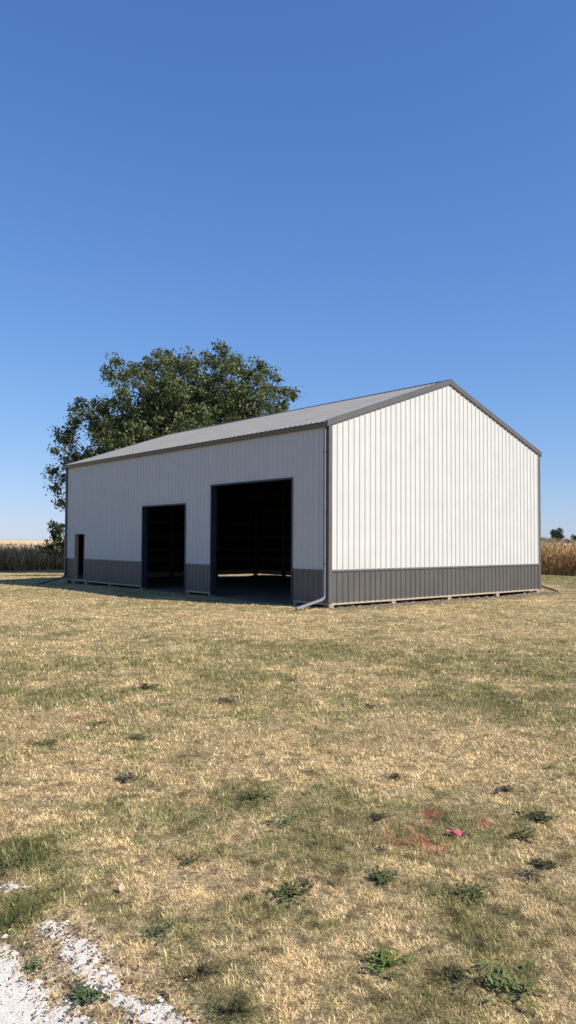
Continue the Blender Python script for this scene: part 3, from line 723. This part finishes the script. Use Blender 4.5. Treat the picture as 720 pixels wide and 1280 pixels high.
# ------------------------------------------------------------------ corn
def stalk(seed, H=2.05):
    r = np.random.default_rng(seed); V = []; Fc = []; C = []
    tan = [(.70, .42, .18), (.58, .29, .11), (.80, .56, .28), (.40, .21, .09), (.45, .40, .13), (.88, .70, .46), (.64, .33, .14)]
    def quadstrip(P, Wd, T, col):
        b = len(V)
        for p, w in zip(P, Wd): V.append(p-T*w/2); V.append(p+T*w/2); C.append(col); C.append(col)
        for i in range(len(P)-1): Fc.append((b+2*i, b+2*i+1, b+2*i+3, b+2*i+2))
    for a in (0, math.pi/2):
        T = np.array([math.cos(a), math.sin(a), 0]); lean = r.normal(0, .04, 2)
        quadstrip([np.array([0, 0, 0.]), np.array([lean[0], lean[1], H*.55]), np.array([lean[0]*2, lean[1]*2, H*.92])], [.028, .022, .01], T, (.36, .27, .15))
    az = r.random()*6.28
    for i in range(12):
        z = H*(.08+.84*i/12)+r.normal(0, .03); az += math.pi+r.normal(0, .35); ln = r.uniform(.38, .75)*(1-.3*abs(i/12-.5)); d = np.array([math.cos(az), math.sin(az), 0]); T = np.array([-d[1], d[0], 0])
        col = np.array(tan[r.integers(0, 7)])*r.uniform(.7, 1.25); up = r.uniform(.2, .6); P = []
        if r.random() < .16 and i < 8: col = np.array((.16, .17, .06))
        for t in (0, .3, .6, 1): P.append(np.array([0, 0, z])+d*ln*t*(.9-.3*t)+np.array([0, 0, ln*(up*t*1.5-1.25*t*t*r.uniform(.8, 1.5))])+r.normal(0, .02, 3))
        quadstrip(P, [.05, .07, .05, .008], (T+r.normal(0, .35, 3))/1.05, tuple(col))
    # ear in husk, and tassel
    z = H*.5; a = r.random()*6.28; d = np.array([math.cos(a), math.sin(a), 0])*.07
    for b in (0, 1.57):
        T = np.array([math.cos(b), math.sin(b), 0]); quadstrip([np.array([0, 0, z])+d*.3, np.array([0, 0, z-.02])+d*1.3, np.array([0, 0, z-.12])+d*1.7, np.array([0, 0, z-.22])+d*1.7], [.02, .06, .055, .01], T, (.68, .57, .40))
    for k in range(5):
        a = k*1.26+r.random(); d = np.array([math.cos(a), math.sin(a), 0]); T = np.array([-d[1], d[0], 0])
        quadstrip([np.array([0, 0, H*.9]), np.array([0, 0, H*.98])+d*.06, np.array([0, 0, H*1.04-.03*k])+d*.15], [.012, .012, .006], T, (.45, .33, .20))
    return np.array(V), np.array(Fc), np.array(C)
PROTO = [stalk(100+i) for i in range(14)]
def plant(pos, name, label):
    n = len(pos); which = RNG.integers(0, len(PROTO), n); Vs = []; Fs = []; Cs = []; off = 0
    for k, (v, f, c) in enumerate(PROTO):
        p = pos[which == k]; m = len(p)
        if not m: continue
        a = RNG.random(m)*6.28; s = RNG.uniform(.86, 1.08, m); sh = RNG.normal(0, .05, (m, 2))
        ca, sa = np.cos(a)[:, None], np.sin(a)[:, None]
        x = (v[:, 0]*ca-v[:, 1]*sa)+sh[:, :1]*v[:, 2]+p[:, :1]; y = (v[:, 0]*sa+v[:, 1]*ca)+sh[:, 1:]*v[:, 2]+p[:, 1:2]; z = v[:, 2]*s[:, None]+terrain(p[:, 0], p[:, 1])[:, None]
        Vs.append(np.stack([x, y, z], -1).reshape(-1, 3)); Fs.append((f[None]+(np.arange(m)*len(v))[:, None, None]+off).reshape(-1, 4)); off += m*len(v)
        Cs.append((np.repeat(c[None], m, 0)*(.75+.5*RNG.random((m, 1, 1)))).reshape(-1, 3))
    o = link(npmesh(name, np.concatenate(Vs), np.concatenate(Fs), M['corn'], np.concatenate(Cs)))
    return tag(o, label, 'cornfield', kind='stuff')
def rows(axis_, start, a0, a1, nrow, sp):
    P = []
    for i in range(nrow):
        s = sp*(1+.35*max(0, i-5)); c = start+i*.76*(1 if i < 8 else 1+.12*(i-8)); t = np.arange(a0, a1, s)+RNG.normal(0, .04, len(np.arange(a0, a1, s)))
        j = c+RNG.normal(0, .05, len(t)); P.append(np.stack([j, t], -1) if axis_ == 'x' else np.stack([t, j], -1))
    return np.concatenate(P)
plant(rows('y', 44.0, -9, 25, 16, .17), 'corn_stand', 'ripe brown cornfield beyond the left end of the barn, its front in tree shade')
plant(rows('x', 25.4, -16, 30, 10, .16), 'corn_stand', 'sunlit ripe orange-brown cornfield edge right of the barn')
# the tops of the field farther off
def canopy(name, x0, x1, y0, y1, label, top=1.80):
    gx = axis(x0, x0+60, .9, x0, x1); gy = axis(y0, y0+60, .9, y0, y1); gx = gx[gx <= x1*1.1]; gy = gy[gy <= y1*1.1]
    X, Y = np.meshgrid(gx, gy, indexing='ij'); Zt = terrain(X, Y)+top+.22*(RNG.random(X.shape)-.5); nx, ny = X.shape
    Zt[0, :] -= .5; Zt[:, 0] -= .5
    idx = np.arange(nx*ny).reshape(nx, ny); FQ = np.stack([idx[:-1, :-1], idx[1:, :-1], idx[1:, 1:], idx[:-1, 1:]], -1).reshape(-1, 4)
    m = noise_mat('corn_canopy', (.50, .35, .19), (.74, .56, .34), 2.5, .95, .8, 6, spec=.1)
    o = link(npmesh(name, np.stack([X, Y, Zt], -1).reshape(-1, 3), FQ, m)); return tag(o, label, 'cornfield', kind='stuff')
canopy('corn_field', -160, 420, 56.5, 620, 'tan tops of the ripe cornfield stretching to the horizon at left')
canopy('corn_field', 34, 330, -120, 56, 'tops of the ripe cornfield behind the right-hand corn edge', 1.7)

# ------------------------------------------------------------------ light, sky, camera
w = bpy.data.worlds.new('World'); S.world = w; w.use_nodes = True; nt = w.node_tree
sky = nt.nodes.new('ShaderNodeTexSky'); sky.sky_type = 'NISHITA'; sky.sun_disc = False
sky.sun_elevation = math.asin(SUN.z); sky.sun_rotation = math.atan2(SUN.x, SUN.y)
sky.altitude = 200; sky.air_density = 1.0; sky.dust_density = .1; sky.ozone_density = 3.0
def vmath(op, a, b):
    n = nt.nodes.new('ShaderNodeVectorMath'); n.operation = op; nt.links.new(a, n.inputs[0])
    if hasattr(b, 'links'): nt.links.new(b, n.inputs[1])
    else: n.inputs[1].default_value = b
    return n.outputs[0]
# camera-like shoulder and white balance on the sky's own radiance
raw = sky.outputs[0]
num = vmath('MULTIPLY', raw, (1.04, 1.53, 2.80)); den = vmath('ADD', vmath('MULTIPLY', raw, (1/17., 1/9.6, 1/5.7)), (1, 1, 1))
nt.links.new(vmath('DIVIDE', num, den), nt.nodes['Background'].inputs['Color']); nt.nodes['Background'].inputs['Strength'].default_value = .0745
ld = bpy.data.lights.new('sun', 'SUN'); ld.energy = 5.0; ld.angle = math.radians(.53); ld.color = (1, .945, .86)
lo = bpy.data.objects.new('sun', ld); link(lo); lo.rotation_euler = SUN.to_track_quat('Z', 'Y').to_euler(); lo.location = (5, -20, 30)
cam = bpy.data.cameras.new('camera'); co = bpy.data.objects.new('camera', cam); link(co)
cam.sensor_fit = 'VERTICAL'; cam.sensor_height = 24; cam.lens = F/1280*24; cam.clip_end = 9000; cam.clip_start = .05
fwd = Vector((SY*math.cos(PITCH), CY*math.cos(PITCH), math.sin(PITCH))); right = Vector((CY, -SY, 0)); up = right.cross(fwd)
R = Matrix((right, up, -fwd)).transposed()
co.matrix_world = Matrix.Translation(Vector(CAM)) @ (R @ Matrix.Rotation(ROLL, 3, 'Z')).to_4x4()
S.camera = co
S.render.engine = 'CYCLES'
S.cycles.max_bounces = 6; S.cycles.diffuse_bounces = 3; S.cycles.transparent_max_bounces = 4
S.view_settings.view_transform = 'Standard'; S.view_settings.look = 'None'; S.view_settings.gamma = 1; S.view_settings.exposure = .45
